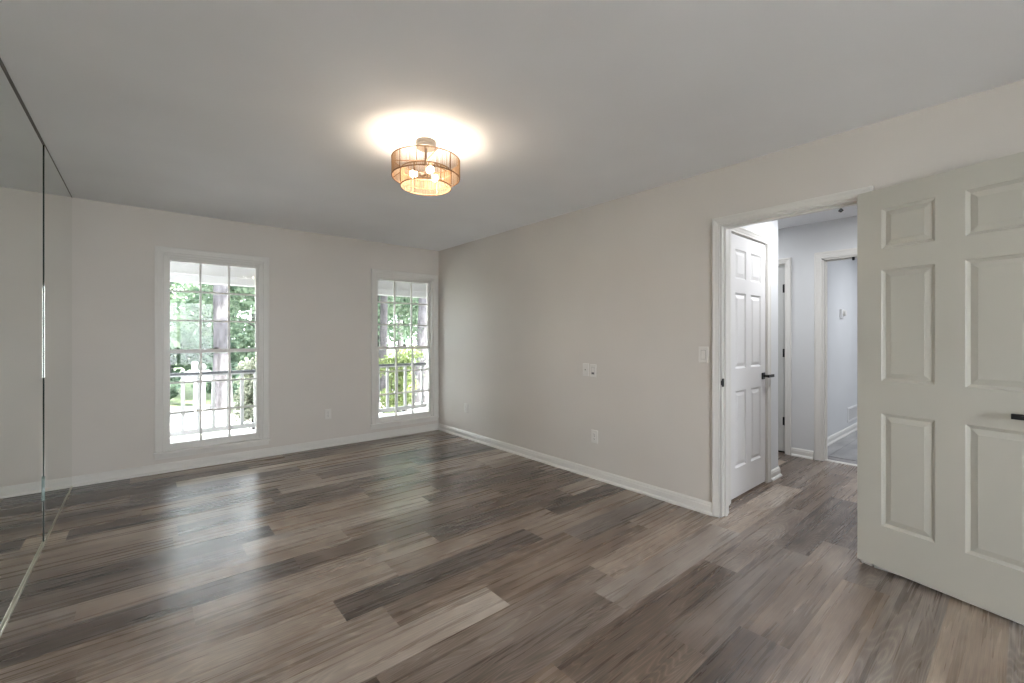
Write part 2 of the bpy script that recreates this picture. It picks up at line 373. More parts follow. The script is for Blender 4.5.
# ------------------------------------------------------------------ floor of wood planks
def plank_floor():
    PW, PL = 0.19, 1.22; Y0 = 0.615
    ends = {0: 1.985, 1: 1.694, 3: 2.92, 4: 1.876, 7: 0.685, 8: 1.027, 9: 0.17, 10: 0.65, 11: 0.98, 12: 0.45, 13: 0.635}
    tones = {(9, 0): (0.70, 0.5), (9, -1): (0.52, 0.7), (8, -1): (0.66, 0.6), (8, 0): (0.50, 0.8), (7, -1): (0.78, 0.5), (7, 0): (0.27, 0.5), (10, -1): (0.25, 0.5),
             (10, 0): (0.33, 0.7), (11, -1): (0.68, 0.6), (11, 0): (0.48, 0.8), (6, -1): (0.62, 0.6), (6, 0): (0.45, 0.9), (5, -1): (0.58, 0.8), (4, -1): (0.46, 0.6)}                                       # (row, index) -> tone, warmth
    me = bpy.data.meshes.new('floor'); vs = []; fs = []; data = []
    x0, x1, y0, y1 = XL - 0.1, XF + 0.06, YR - 0.1, YB + 0.1
    r0 = math.floor((y0 - Y0) / PW); r1 = math.ceil((y1 - Y0) / PW)
    rnd = random.Random(21)
    last = 0.5
    for r in range(r0, r1):
        off = ends.get(r, rnd.uniform(0, PL)); i0 = math.floor((x0 - off) / PL) - 1
        ya = Y0 + r * PW
        for i in range(i0, i0 + 8):
            xa = off + i * PL; xb = xa + PL
            if xb < x0 or xa > x1: continue
            a, b = max(xa, x0), min(xb, x1)
            yb = ya + PW
            # the four floors of tone seen in the boards
            t = rnd.choice((0.16, 0.26, 0.38, 0.50, 0.60, 0.70, 0.84)) + rnd.uniform(-0.04, 0.04)
            if abs(t - last) < 0.08: t = 0.30 if last > 0.48 else 0.60
            last = t
            wv = rnd.choice((0.3, 0.5, 0.7, 0.9, 1.0))
            t, wv = tones.get((r, i), (t, wv)); sd = rnd.random()
            k = len(vs); vs += [(a, ya, 0), (b, ya, 0), (b, yb, 0), (a, yb, 0)]; fs.append((k, k + 1, k + 2, k + 3))
            data.append(((t, wv, sd), [(a - xa, 0), (b - xa, 0), (b - xa, PW), (a - xa, PW)]))
    k = len(vs)
    # underside
    vs += [(x0, y0, -0.05), (x1, y0, -0.05), (x1, y1, -0.05), (x0, y1, -0.05)]; fs.append((k + 3, k + 2, k + 1, k))
    data.append(((0.3, 0.3, 0.3), [(0, 0)] * 4))
    me.from_pydata(vs, [], fs)
    me.uv_layers.new(name='plank_uv'); me.color_attributes.new('plank', 'FLOAT_COLOR', 'CORNER')
    me.uv_layers['plank_uv'].data.foreach_set('uv', [c for d, uvs in data for q in uvs for c in q])
    me.color_attributes['plank'].data.foreach_set('color', [c for d, uvs in data for q in uvs for c in (*d, 1.0)])
    me.materials.append(M_floor)
    o = bpy.data.objects.new('floor', me); C.objects.link(o)
    return tag(o, 'grey brown wood plank floor with boards of mixed tones', 'floor', kind='structure')
plank_floor()
tb = MB()
for ix in range(6):
    for iy in range(11):
        xa = XF + 0.075 + ix * 0.61 + (0.2 if iy % 2 else -0.1); ya = -1.7 + iy * 0.305
        xa0, xb0 = max(xa, XF + 0.062), min(xa + 0.606, 8.65)
        if xb0 > xa0: tb.box((xa0, ya, -0.04), (xb0, min(ya + 0.301, 1.55), 0.0))
struct(tb, 'floor_far_room', M_tile, 'grey stone look tile floor of the far room', 'floor')
struct(MB().box((XF + 0.06, -1.7, -0.06), (8.7, 1.56, -0.006)), 'floor_far_room_grout', M_stone, 'grey grout bed under the tiles of the far room', 'floor')
struct(MB().add([(XF + 0.035, OY0, 0.0), (XF + 0.085, OY0, 0.0), (XF + 0.085, OY1, 0), (XF + 0.035, OY1, 0),
                 (XF + 0.045, OY0, 0.009), (XF + 0.075, OY0, 0.009), (XF + 0.075, OY1, 0.009), (XF + 0.045, OY1, 0.009)],
                [(0, 3, 2, 1), (4, 5, 6, 7), (0, 1, 5, 4), (1, 2, 6, 5), (2, 3, 7, 6), (3, 0, 4, 7)]),
       'trim_threshold', M_trim, 'white strip across the floor of the far room opening', 'trim')

# ------------------------------------------------------------------ baseboards
def base_prof(h=0.086):
    q = [(0, 0), (0.026, 0), (0.026, 0.008), (0.023, 0.015), (0.017, 0.021), (0.014, 0.022), (0.014, h - 0.026), (0.011, h - 0.020), (0.011, h - 0.012), (0.006, h - 0.003), (0.004, h), (0, h)]
    return q
def baseboard(name, pts, label, h=0.086):
    """pts on the floor, room on the left hand of the walking direction"""
    prof = base_prof(h)
    o = MB().sweep([(x, y, 0.0005) for x, y in pts], prof, (0, 0, 1)).build(name, M_trim)
    return tag(o, label, 'baseboard', kind='structure')
baseboard('baseboard_back', [(XR - 0.001, YB), (XL + 0.0015, YB)], 'white baseboard under the two windows')
baseboard('baseboard_right', [(XR, DY1 + 0.053), (XR, YB - 0.0)], 'white baseboard along the long wall, window corner to doorway')
baseboard('baseboard_right_near', [(XR, YR + 0.02), (XR, DY0 - 0.062)], 'white baseboard behind the opened door')
baseboard('baseboard_hall_side', [(XC, 1.95), (XC, YH), (HX1 + 0.062, YH)], 'white baseboard wrapping the hallway corner beside the panel door')
baseboard('baseboard_hall_far', [(XF, OY1 + 0.075), (XF, GY0 - 0.055)], 'short white baseboard between grey door and cased opening')
baseboard('baseboard_far_room', [(8.6, 1.50), (XE, 1.50)], 'white baseboard of the far room under the vent')

# ------------------------------------------------------------------ casings
CAS = [(0, 0), (0, 0.009), (0.004, 0.012), (0.012, 0.012), (0.016, 0.010), (0.022, 0.013), (0.040, 0.016), (0.048, 0.020), (0.058, 0.020), (0.062, 0.017), (0.063, 0)]
def casing(mb, pts, side, scale=1.0): return mb.sweep(pts, [(a * scale, b) for a, b in CAS], side)

# doorway from this room to the hall
dw = thing('door_1', 'white cased doorway from this room to the hallway', 'doorway', (XR, (DY0 + DY1) / 2, 0), kind='structure')
g = 0.004
casing(MB(), [(XR, DY1 + g, 0.001), (XR, DY1 + g, DH + g - 0.006), (XR, DY0 - g, DH + g - 0.006), (XR, DY0 - g, 0.001)], (-1, 0, 0), 0.83).build('casing', M_trim, dw)
casing(MB(), [(XW, DY0 - g, 0.001), (XW, DY0 - g, DH - 0.002), (XW, DY1 + g, DH - 0.002), (XW, DY1 + g, 0.001)], (1, 0, 0), 0.83).build('casing', M_trim, dw)
jm = MB(); jt = 0.016
jm.box((XR, DY1 - 0.003, 0.001), (XW, DY1 + jt - 0.003, DH)).box((XR, DY0 + 0.003, 0.001), (XW, DY0 - jt + 0.003, DH)).box((XR, DY0, DH - 0.008), (XW, DY1, DH + 0.006))
jm.build('jamb', M_trim, dw)
st = MB(); sx = XR + 0.042
st.box((sx, DY1 - 0.015, 0.001), (sx + 0.035, DY1 - 0.003, DH - 0.008)).box((sx, DY0 + 0.003, 0.001), (sx + 0.035, DY0 + 0.015, DH - 0.008)).box((sx, DY0 + 0.015, DH - 0.020), (sx + 0.035, DY1 - 0.015, DH - 0.008))
st.build('door_stop', M_trim, dw)
o = MB().box((XR + 0.006, DY1 - 0.0055, 0.913), (XR + 0.036, DY1 - 0.0025, 0.970)).box((XR - 0.006, DY1 - 0.0055, 0.925), (XR + 0.008, DY1 - 0.0025, 0.958)).build('strike_plate', M_black, dw)
o['label'] = 'black strike plate'

# ------------------------------------------------------------------ six panel doors
def door_leaf(root, W, H, T, m, two_sided=True, cols=None, bottom=0.0):
    """slab with six moulded recesses; local x along the door, y through it (front face y=0, facing -y), z up; raised fields are parts"""
    s = W / 0.772
    xs = [0, 0.112 * s, 0.332 * s, 0.440 * s, 0.660 * s, W]
    zs = [0, 0.226, 0.827, 1.000, 1.594, 1.706, H - 0.111, H]
    sl = MB()
    fields = []
    for side in ((0, 1), (1, -1)):
        y = 0.0 if side[0] == 0 else T; dn = side[1]
        for i in range(5):
            for j in range(7):
                a, b, c, d = xs[i], xs[i + 1], zs[j], zs[j + 1]
                if i in (1, 3) and j in (1, 3, 5):
                    prev = None
                    for ins, dep in ((0, 0), (0.004, 0.0045), (0.012, 0.0085), (0.015, 0.0105)):
                        ring = [(a + ins, y + dn * dep, c + ins), (b - ins, y + dn * dep, c + ins), (b - ins, y + dn * dep, d - ins), (a + ins, y + dn * dep, d - ins)]
                        if prev: sl.add(prev + ring, [(k, (k + 1) % 4, 4 + (k + 1) % 4, 4 + k) for k in range(4)])
                        prev = ring
                    sl.add(prev, [(0, 1, 2, 3)])
                    f = MB(); prev = None
                    for ins, dep in ((0.0155, 0.0104), (0.0155, 0.0095), (0.040, 0.0035), (0.041, 0.0020)):
                        ring = [(a + ins, y + dn * dep, c + ins), (b - ins, y + dn * dep, c + ins), (b - ins, y + dn * dep, d - ins), (a + ins, y + dn * dep, d - ins)]
                        if prev: f.add(prev + ring, [(k, (k + 1) % 4, 4 + (k + 1) % 4, 4 + k) for k in range(4)])
                        prev = ring
                    f.add(prev, [(0, 1, 2, 3)]); fields.append((side[0], f))
                else:
                    sl.add([(a, y, c), (b, y, c), (b, y, d), (a, y, d)], [(0, 1, 2, 3)])
    sl.add([(0, 0, 0), (W, 0, 0), (W, T, 0), (0, T, 0)], [(0, 1, 2, 3)]).add([(0, 0, H), (W, 0, H), (W, T, H), (0, T, H)], [(0, 1, 2, 3)])
    sl.add([(0, 0, 0), (0, T, 0), (0, T, H), (0, 0, H)], [(0, 1, 2, 3)]).add([(W, 0, 0), (W, T, 0), (W, T, H), (W, 0, H)], [(0, 1, 2, 3)])
    # weld
    key = {}; nv = []; rm = []
    for p in sl.v:
        k = (round(p.x, 5), round(p.y, 5), round(p.z, 5))
        if k not in key: key[k] = len(nv); nv.append(p)
        rm.append(key[k])
    sl.v = nv; sl.f = [[rm[i] for i in f] for f in sl.f]
    sl.build('door_slab', m, root, world=False)
    for sd, f in fields:
        if sd == 0 or two_sided: f.build('raised_panel', m, root, world=False)
def lever(root, x, z, y, out, along, m=M_black):
    """square rose with a flat lever pointing along (+1/-1 local x); out = -1 front, +1 back"""
    h = MB().box((x - 0.028, y, z - 0.028), (x + 0.028, y + out * 0.009, z + 0.028)).build('handle_rose', m, root, world=False, bevel=0.002)
    h['label'] = 'square black rose'
    lv = MB().tube([(x, y + out * 0.008, z), (x, y + out * 0.045, z)], 0.010, 14)
    lv.box((x - along * 0.012, y + out * 0.040, z - 0.012), (x + along * 0.110, y + out * 0.054, z + 0.012))
    o = lv.build('lever', m, root, world=False, bevel=0.002); o['label'] = 'flat black lever'
def hinge(root, x, y, z, m=M_black, world=False):
    h = MB().tube([(x, y, z - 0.045), (x, y, z + 0.045)], 0.0065, 12).ball((x, y, z + 0.047), 0.006, 10).ball((x, y, z - 0.047), 0.006, 10)
    h.box((x - 0.003, y - 0.002, z - 0.044), (x + 0.03, y + 0.002, z + 0.044))
    o = h.build('hinge', m, root, world=world); o['label'] = 'black hinge'

# the opened door: hinged at the near side of the doorway, swung back towards the wall
TH = math.radians(15.0)
DW_ = 0.772
# local x runs from the hinge (-sin, -cos); rotation of +x onto that direction
rz = math.atan2(-math.cos(TH), -math.sin(TH))
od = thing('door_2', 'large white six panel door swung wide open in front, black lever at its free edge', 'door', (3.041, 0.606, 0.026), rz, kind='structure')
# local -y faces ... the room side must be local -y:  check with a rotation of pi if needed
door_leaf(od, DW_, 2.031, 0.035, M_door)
lever(od, DW_ - 0.062, 0.895, 0.0, -1, -1)
lever(od, DW_ - 0.062, 0.895, 0.035, 1, -1)
for z in (0.25, 1.02, 1.80): hinge(od, -0.006, 0.032, z)
sw = MB().box((0.085, 0.006, -0.005), (DW_ - 0.004, 0.031, 0.001)).build('door_sweep', M_white, od, world=False); sw['label'] = 'pale draught strip under the door'

# closed white door in the hallway
hd = thing('door_3', 'closed white six panel door in the hallway with a black lever', 'door', (HX0 + 0.016, YH + 0.005, 0.014), 0, kind='structure')
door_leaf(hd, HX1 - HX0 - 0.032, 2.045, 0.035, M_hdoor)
lever(hd, HX1 - HX0 - 0.032 - 0.058, 0.915, 0.0, -1, 1)
hf = MB(); a0, a1, ht = HX0 + 0.012, HX1 - 0.012, 2.063
casing(hf, [(a0 - 0.003, YH, 0.001), (a0 - 0.003, YH, ht + 0.003), (a1 + 0.003, YH, ht + 0.003), (a1 + 0.003, YH, 0.001)], (0, -1, 0), 0.9).build('casing', M_trim, hd)
hj = MB().box((HX0, YH, 0.001), (a0 + 0.002, YH + 0.12, 2.075)).box((a1 - 0.002, YH, 0.001), (HX1, YH + 0.12, 2.075)).box((HX0, YH, ht - 0.002), (HX1, YH + 0.12, 2.075))
hj.build('jamb', M_trim, hd)
MB().box((a0 + 0.002, YH + 0.062, 0.0008), (a1 - 0.002, YH + 0.118, 0.014)).build('gap_shade', M_dark, hd)

# grey door at the far side of the hallway
gd = thing('door_4', 'plain grey door at the end of the hallway with black hinges', 'door', (XF + 0.03, GY0 + 0.01, 0.02), PI / 2, kind='structure')
MB().box((0.004, 0, 0), (GY1 - GY0 - 0.024, -0.035, 2.025)).build('door_slab', M_gdoor, gd, world=False, bevel=0.002)
gc = MB(); b0, b1 = GY0 + 0.006, GY1 - 0.006
casing(gc, [(XF, b1, 0.001), (XF, b1, 2.055), (XF, b0, 2.055), (XF, b0, 0.001)], (-1, 0, 0), 0.9).build('casing', M_trim, gd)
MB().box((XF, GY0, 0.001), (XE, GY0 + 0.012, 2.055)).box((XF, GY1 - 0.012, 0.001), (XE, GY1, 2.055)).box((XF, GY0, 2.047), (XE, GY1, 2.0555)).build('jamb', M_trim, gd)
for z in (0.35, 1.09, 1.79):
    o = MB().tube([(XF + 0.022, GY0 + 0.016, z - 0.045), (XF + 0.022, GY0 + 0.016, z + 0.045)], 0.011, 12).box((XF + 0.026, GY0 + 0.012, z - 0.045), (XF + 0.0295, GY0 + 0.04, z + 0.045)).build('hinge', M_black, gd)
    o['label'] = 'black hinge'
MB().box((XF + 0.0605, GY0 + 0.012, -0.04), (XE - 0.002, GY1 - 0.012, 0.06)).build('gap_shade', M_dark, gd)  # dark block for the shade under the door, also hides the sky

# cased opening to the far room
op = thing('door_5', 'white cased opening from the hallway to the far room', 'doorway', (XF, (OY0 + OY1) / 2, 0), kind='structure')
casing(MB(), [(XF, OY1, 0.001), (XF, OY1, 2.06), (XF, OY0, 2.06), (XF, OY0, 0.001)], (-1, 0, 0), 1.08).build('casing', M_trim, op)
casing(MB(), [(XE, OY0, 0.001), (XE, OY0, 2.06), (XE, OY1, 2.06), (XE, OY1, 0.001)], (1, 0, 0), 1.0).build('casing', M_trim, op)
MB().box((XF, OY1 - 0.012, 0.001), (XE, OY1 + 0.004, 2.06)).box((XF, OY0 - 0.004, 0.001), (XE, OY0 + 0.012, 2.06)).box((XF, OY0, 2.047), (XE, OY1, 2.064)).build('jamb', M_trim, op)
MB().box((XF + 0.045, OY1 - 0.024, 0.01), (XF + 0.08, OY1 - 0.012, 2.047)).box((XF + 0.045, OY0 + 0.012, 2.036), (XF + 0.08, OY1 - 0.024, 2.047)).build('door_stop', M_trim, op)
o = MB().tube([(XF + 0.03, 1.088, 2.047), (XF + 0.03, 1.088, 2.030)], 0.011, 12).ball((XF + 0.03, 1.088, 2.026), 0.012, 12).build('ball_catch', M_black, op); o['label'] = 'small black catch in the head'

# ------------------------------------------------------------------ windows
def window(name, X0, label):
    X1 = X0 + 0.805
    wn = thing(name, label, 'window', ((X0 + X1) / 2, YB, WZ0), kind='structure')
    cx0, cx1 = X0, X1
    # casing on three sides, mitred
    MB().sweep([(cx0, YB, 0.192), (cx0, YB, 2.040), (cx1, YB, 2.040), (cx1, YB, 0.192)],
               [(a * 1.06, b) for a, b in CAS], (0, -1, 0)).build('casing', M_trim, wn)
    # stool with rounded nose, apron
    MB().box((cx0 - 0.078, YB - 0.034, 0.170), (cx1 + 0.074, YB, 0.190)).box((cx0 + 0.001, YB, 0.1755), (cx1 - 0.001, YB + 0.03, 0.190)).build('window_sill', M_trim, wn, bevel=0.004)
    ap = MB(); ap.add([(cx0 - 0.066, YB, 0.124), (cx1 + 0.062, YB, 0.124), (cx1 + 0.062, YB, 0.170), (cx0 - 0.066, YB, 0.170),
                       (cx0 - 0.066, YB - 0.010, 0.126), (cx1 + 0.062, YB - 0.010, 0.126), (cx1 + 0.062, YB - 0.016, 0.170), (cx0 - 0.066, YB - 0.016, 0.170)],
                      [(0, 1, 2, 3), (4, 5, 6, 7), (0, 1, 5, 4), (1, 2, 6, 5), (2, 3, 7, 6), (3, 0, 4, 7)]).build('apron', M_trim, wn)
    # frame in the opening
    t = 0.012
    fr_ = MB().box((X0, YB + 0.001, WZ0), (X0 + t, YB + 0.165, WZ1)).box((X1 - t, YB + 0.001, WZ0), (X1, YB + 0.165, WZ1)).box((X0, YB + 0.001, WZ1 - t), (X1, YB + 0.165, WZ1))
    fr_.box((X0, YB + 0.03, WZ0), (X1, YB + 0.165, WZ0 + 0.013))
    fr_.box((X0 + t, YB + 0.004, 0.19), (X0 + t + 0.010, YB + 0.018, WZ1 - t)).box((X1 - t - 0.010, YB + 0.004, 0.19), (X1 - t, YB + 0.018, WZ1 - t)).box((X0 + t, YB + 0.004, WZ1 - t - 0.01), (X1 - t, YB + 0.018, WZ1 - t))
    fr_.build('window_frame', M_trim, wn)
    a, b = X0 + t + 0.0015, X1 - t - 0.0015
    def sash(nm, y0, y1, z0, z1, bot, top, stile):
        gx0, gx1, gz0, gz1 = a + stile, b - stile, z0 + bot, z1 - top
        s = MB().box((a, y0, z0), (gx0, y1, z1)).box((gx1, y0, z0), (b, y1, z1)).box((gx0, y0, z0), (gx1, y1, gz0)).box((gx0, y0, gz1), (gx1, y1, z1))
        so = s.build(nm, M_trim, wn)
        m = MB(); ym = (y0 + y1) / 2; mw = 0.0085
        for k in (1, 2):
            xm = gx0 + (gx1 - gx0) * k / 3; zm = gz0 + (gz1 - gz0) * k / 3
            m.box((xm - mw, ym - 0.011, gz0), (xm + mw, ym + 0.011, gz1))
        for k in (1, 2):
            zm = gz0 + (gz1 - gz0) * k / 3
            for q in range(3):
                xa = gx0 + (gx1 - gx0) * q / 3 + (mw if q else 0); xb = gx0 + (gx1 - gx0) * (q + 1) / 3 - (mw if q < 2 else 0)
                m.box((xa, ym - 0.0108, zm - mw), (xb, ym + 0.0108, zm + mw))
        m.build('muntins', M_trim, so)
        MB().box((gx0 + 0.0005, ym - 0.002, gz0 + 0.0005), (gx1 - 0.0005, ym + 0.002, gz1 - 0.0005)).build('glazing', M_glass, so)
        return so
    lo = sash('lower_sash', YB + 0.030, YB + 0.064, 0.1905, 1.143, 0.062, 0.030, 0.033)
    up = sash('upper_sash', YB + 0.070, YB + 0.104, 1.105, WZ1 - t - 0.001, 0.034, 0.040, 0.033)
    xm = (a + b) / 2
    lk = MB().box((xm - 0.026, YB + 0.034, 1.143), (xm + 0.026, YB + 0.060, 1.150)).tube([(xm, YB + 0.047, 1.150), (xm, YB + 0.047, 1.160)], 0.010, 12)
    lk.box((xm - 0.004, YB + 0.043, 1.154), (xm + 0.030, YB + 0.053, 1.161))
    o = lk.build('sash_lock', M_slot, lo, bevel=0.0015); o['label'] = 'small dark sash lock'
    return wn
window('window_1', W1[0], 'tall white double hung window nearer the mirror wall, big trunk and railing outside')
window('window_2', W2[0], 'tall white double hung window tight in the room corner, yellow green bush outside')
# added window behind the viewer, lets in fill daylight
w3 = thing('fill_window', 'added wide fill window in the wall behind the viewer', 'window', (0.62, YR, 0.55), kind='structure')
f3 = MB()
for (p, q) in (((-0.10, 0.55), (-0.04, 2.15)), ((1.28, 0.55), (1.34, 2.15)), ((-0.04, 0.55), (1.28, 0.61)), ((-0.04, 2.09), (1.28, 2.15)), ((0.59, 0.61), (0.65, 2.09))):
    f3.box((p[0], YR - 0.11, p[1]), (q[0], YR - 0.04, q[1]))
f3.build('window_frame', M_trim, w3)
g3 = MB()
for p, q in ((-0.04, 0.59), (0.65, 1.28)): g3.box((p, YR - 0.077, 0.61), (q, YR - 0.073, 2.09))
g3.build('glazing', M_glass, w3)
MB().sweep([(-0.10, YR, 0.55), (-0.10, YR, 2.15), (1.34, YR, 2.15), (1.34, YR, 0.55)][::-1], CAS, (0, 1, 0)).build('casing', M_trim, w3)
struct(MB().box((-8, -14, -0.3), (12, YR - 0.15, -0.12)), 'reflector', M_reflector, 'added pale concrete patio behind the house', 'reflector')  # added pale ground, bounces daylight up to the room ceiling

# ------------------------------------------------------------------ mirrors
MXF = -0.470                                          # silvered face
seams = [5.183, 3.862, 2.540, 1.218]
labs = ['frameless wall mirror panel in the corner beside the window wall', 'frameless wall mirror panel nearer the viewer, beyond the seam with the corner panel',
        'frameless wall mirror panel nearest the viewer']
for k in range(3):
    y1, y0 = seams[k] - 0.0035, seams[k + 1] + 0.0035
    r = thing('wall_mirror', labs[k], 'mirror', (MXF, (y0 + y1) / 2, 0.012), group='mirror panels along the wall')
    fx = MXF + (0.004 if k == 0 else 0.0)                # the corner panel stands a little proud of the next one
    MB().box((fx - 0.0003, y0, 0.0145), (fx, y1, CH - 0.009)).build('mirror_glass', M_mirror, r)
    bk = MB().box((MXF - 0.0055, y0 - 0.0006, 0.0145), (fx - 0.0004, y1 + 0.0006, CH - 0.009)).build('backing', M_edge, r); bk['label'] = 'dark green edge'
ch = MB().sweep([(MXF - 0.005, 1.218, 0.0005), (MXF - 0.005, 5.186, 0.0005)], [(0, 0), (-0.0135, 0), (-0.0135, 0.013), (-0.0115, 0.014), (-0.0100, 0.012), (0, 0.012)], (0, 0, 1)).build('mirror_channel', M_metal)
tag(ch, 'thin bright metal channel holding the mirrors at the floor', 'metal strip')
cl = MB().sweep([(MXF - 0.005, 1.218, CH - 0.0005), (MXF - 0.005, 5.186, CH - 0.0005)], [(0, 0), (-0.0105, 0), (-0.0105, -0.007), (0, -0.007)], (0, 0, 1)).build('mirror_clip_rail', M_slot)
tag(cl, 'thin dark rail holding the mirrors at the ceiling', 'metal strip')
M_clip = mat('clear_clip', (0.35, 0.50, 0.46), 0.08); bsdf(M_clip).inputs['Transmission Weight'].default_value = 0.6
gc_ = MB().add([(MXF + 0.0003, 3.850, 0.268), (MXF + 0.0003, 3.874, 0.250), (MXF + 0.0003, 3.874, 0.418), (MXF + 0.0003, 3.850, 0.400),
                (MXF + 0.007, 3.850, 0.268), (MXF + 0.007, 3.866, 0.256), (MXF + 0.007, 3.866, 0.412), (MXF + 0.007, 3.850, 0.400)],
               [(0, 1, 2, 3), (4, 5, 6, 7), (0, 1, 5, 4), (1, 2, 6, 5), (2, 3, 7, 6), (3, 0, 4, 7)]).build('mirror_clip', M_clip)
tag(gc_, 'small greenish glass strip over the mirror seam low down', 'clip')

# ------------------------------------------------------------------ wall plates
def plate(kind, label, loc, rz, group=None):
    """root on the wall, local -y into the room"""
    nm = {'outlet': 'wall_outlet', 'cable': 'cable_wall_plate', 'dimmer': 'dimmer_switch', 'rocker': 'light_switch', 'blank': 'wall_outlet'}[kind]
    r = thing(nm, label, {'outlet': 'outlet', 'cable': 'wall plate', 'dimmer': 'switch', 'rocker': 'switch', 'blank': 'outlet'}[kind], loc, rz, group)
    w2, h2 = 0.035, 0.0575
    p = MB(); prev = None
    for ins, d in ((0, 0), (0, -0.003), (0.003, -0.0055)):
        ring = [(-w2 + ins, d, -h2 + ins), (w2 - ins, d, -h2 + ins), (w2 - ins, d, h2 - ins), (-w2 + ins, d, h2 - ins)]
        if prev: p.add(prev + ring, [(k, (k + 1) % 4, 4 + (k + 1) % 4, 4 + k) for k in range(4)])
        prev = ring
    p.add(prev, [(0, 1, 2, 3)]); p.build('cover_plate', M_plate, r, world=False)
    if kind in ('outlet', 'blank'):
        for s in (-1, 1):
            zc = s * 0.0195
            f = MB().box((-0.0165, -0.0075, zc - 0.0135), (0.0165, -0.005, zc + 0.0135)).build('receptacle', M_plate, r, world=False, bevel=0.002)
            MB().box((-0.0075, -0.0079, zc - 0.002), (-0.0055, -0.0073, zc + 0.007)).box((0.0055, -0.0079, zc - 0.002), (0.0075, -0.0073, zc + 0.006)).tube([(0, -0.0073, zc - 0.007), (0, -0.0079, zc - 0.007)], 0.0028, 10).build('slots', M_slot, f, world=False)
        MB().tube([(0, -0.005, 0), (0, -0.0068, 0)], 0.0032, 10).build('screw', M_slot, r, world=False)
    elif kind == 'cable':
        o = MB().tube([(0, -0.005, 0), (0, -0.014, 0)], 0.0048, 12).build('jack', M_slot, r, world=False); o['label'] = 'dark round jack'
        for s in (-1, 1): MB().tube([(0, -0.005, s * 0.0415), (0, -0.0065, s * 0.0415)], 0.003, 10).build('screw', M_plate, r, world=False)
    else:
        MB().box((-0.017, -0.0063, -0.0335), (0.017, -0.005, 0.0335)).build('bezel', M_bezel, r, world=False)
        rk = MB()
        if kind == 'rocker':
            rk.add([(-0.0145, -0.0055, -0.031), (0.0145, -0.0055, -0.031), (0.0145, -0.0055, 0.031), (-0.0145, -0.0055, 0.031),
                    (-0.0145, -0.0105, -0.031), (0.0145, -0.0105, -0.031), (0.0145, -0.0075, 0.0), (-0.0145, -0.0075, 0.0), (0.0145, -0.0068, 0.031), (-0.0145, -0.0068, 0.031)],
                   [(4, 5, 6, 7), (7, 6, 8, 9), (0, 1, 5, 4), (3, 2, 8, 9), (0, 4, 7, 9, 3), (1, 5, 6, 8, 2)])
            rk.build('rocker', M_plate, r, world=False)
        else:
            rk.box((-0.0145, -0.0078, -0.012), (0.0145, -0.005, 0.031)).build('paddle', M_plate, r, world=False, bevel=0.001)
            MB().box((-0.0125, -0.0072, -0.029), (0.0125, -0.006, -0.018)).build('slider_slot', M_slot, r, world=False)
    return r
R90 = -PI / 2                                         # local -y -> -x : room side of the right wall
plate('outlet', 'white outlet on the back wall between the two windows', (1.613, YB, 0.377), 0)
plate('outlet', 'white outlet low on the long wall close to the corner window', (XR, 4.524, 0.375), R90)
plate('cable', 'white cable plate with dark jack, beside the dimmer on the long wall', (XR, 2.588, 0.965), R90)
plate('dimmer', 'white dimmer switch beside the cable plate on the long wall', (XR, 2.503, 0.960), R90)
plate('outlet', 'white outlet low on the long wall below the dimmer', (XR, 2.486, 0.373), R90)
plate('rocker', 'white rocker light switch next to the doorway casing', (XR, 1.496, 1.135), R90)

# ------------------------------------------------------------------ ceiling light
LX, LY = 1.297, 2.335
lamp = thing('ceiling_light', 'round two tier rattan ceiling light with glowing bulbs', 'ceiling light', (LX, LY, CH))
MB().lathe([(0.0005, 0), (0.060, 0), (0.060, -0.018), (0.057, -0.021), (0.059, -0.023), (0.059, -0.038), (0.055, -0.042), (0.0005, -0.042)], (LX, LY, CH)).build('canopy', M_canopy, lamp)
MB().tube([(LX, LY, CH - 0.04), (LX, LY, CH - 0.22)], 0.006, 12).lathe([(0.0005, 0), (0.03, 0), (0.03, -0.02), (0.0005, -0.02)], (LX, LY, CH - 0.19), 24).build('stem', M_canopy, lamp)
def shade(name, R, z0, z1, ns, nr, ph):
    so = MB()
    rnd = random.Random(int(R * 1000))
    for k in range(ns):
        a = 2 * PI * (k + rnd.uniform(-0.35, 0.35)) / ns; r2 = R + rnd.uniform(-0.001, 0.001); q = rnd.uniform(0.0009, 0.0015)
        a2 = a + rnd.uniform(-0.006, 0.006)
        so.tube([(LX + r2 * math.cos(a), LY + r2 * math.sin(a), z0), (LX + r2 * math.cos(a2), LY + r2 * math.sin(a2), z1)], q, 4, True, False)
    s = so.build(name, M_string, lamp); s['label'] = 'drum of upright rattan strings'
    for z in (z0, z1):
        o = MB().ring(R, 0.0036, (LX, LY, z)).build('ring', M_twine, s); o['label'] = 'brown twine wrapped ring'
    for k in range(nr):
        a = ph + 2 * PI * k / nr
        o = MB().tube([(LX + R * math.cos(a), LY + R * math.sin(a), z0), (LX + R * math.cos(a), LY + R * math.sin(a), z1)], 0.0036, 8).build('rib', M_twine, s)
        o['label'] = 'brown upright rib'
    return s
shade('upper_shade', 0.200, 2.222, 2.328, 245, 8, 0.25)
shade('lower_shade', 0.149, 2.166, 2.262, 185, 6, 0.6)
for k in range(3):
    a = math.radians(20 + 120 * k)
    c, s = math.cos(a), math.sin(a)
    MB().tube([(LX + 0.005 * c, LY + 0.005 * s, 2.325), (LX + 0.2 * c, LY + 0.2 * s, 2.328)], 0.0035, 8).build('spider_arm', M_twine, lamp)
    MB().tube([(LX + 0.2 * c, LY + 0.2 * s, 2.224), (LX + 0.149 * c, LY + 0.149 * s, 2.261)], 0.003, 8).build('tier_link', M_twine, lamp)
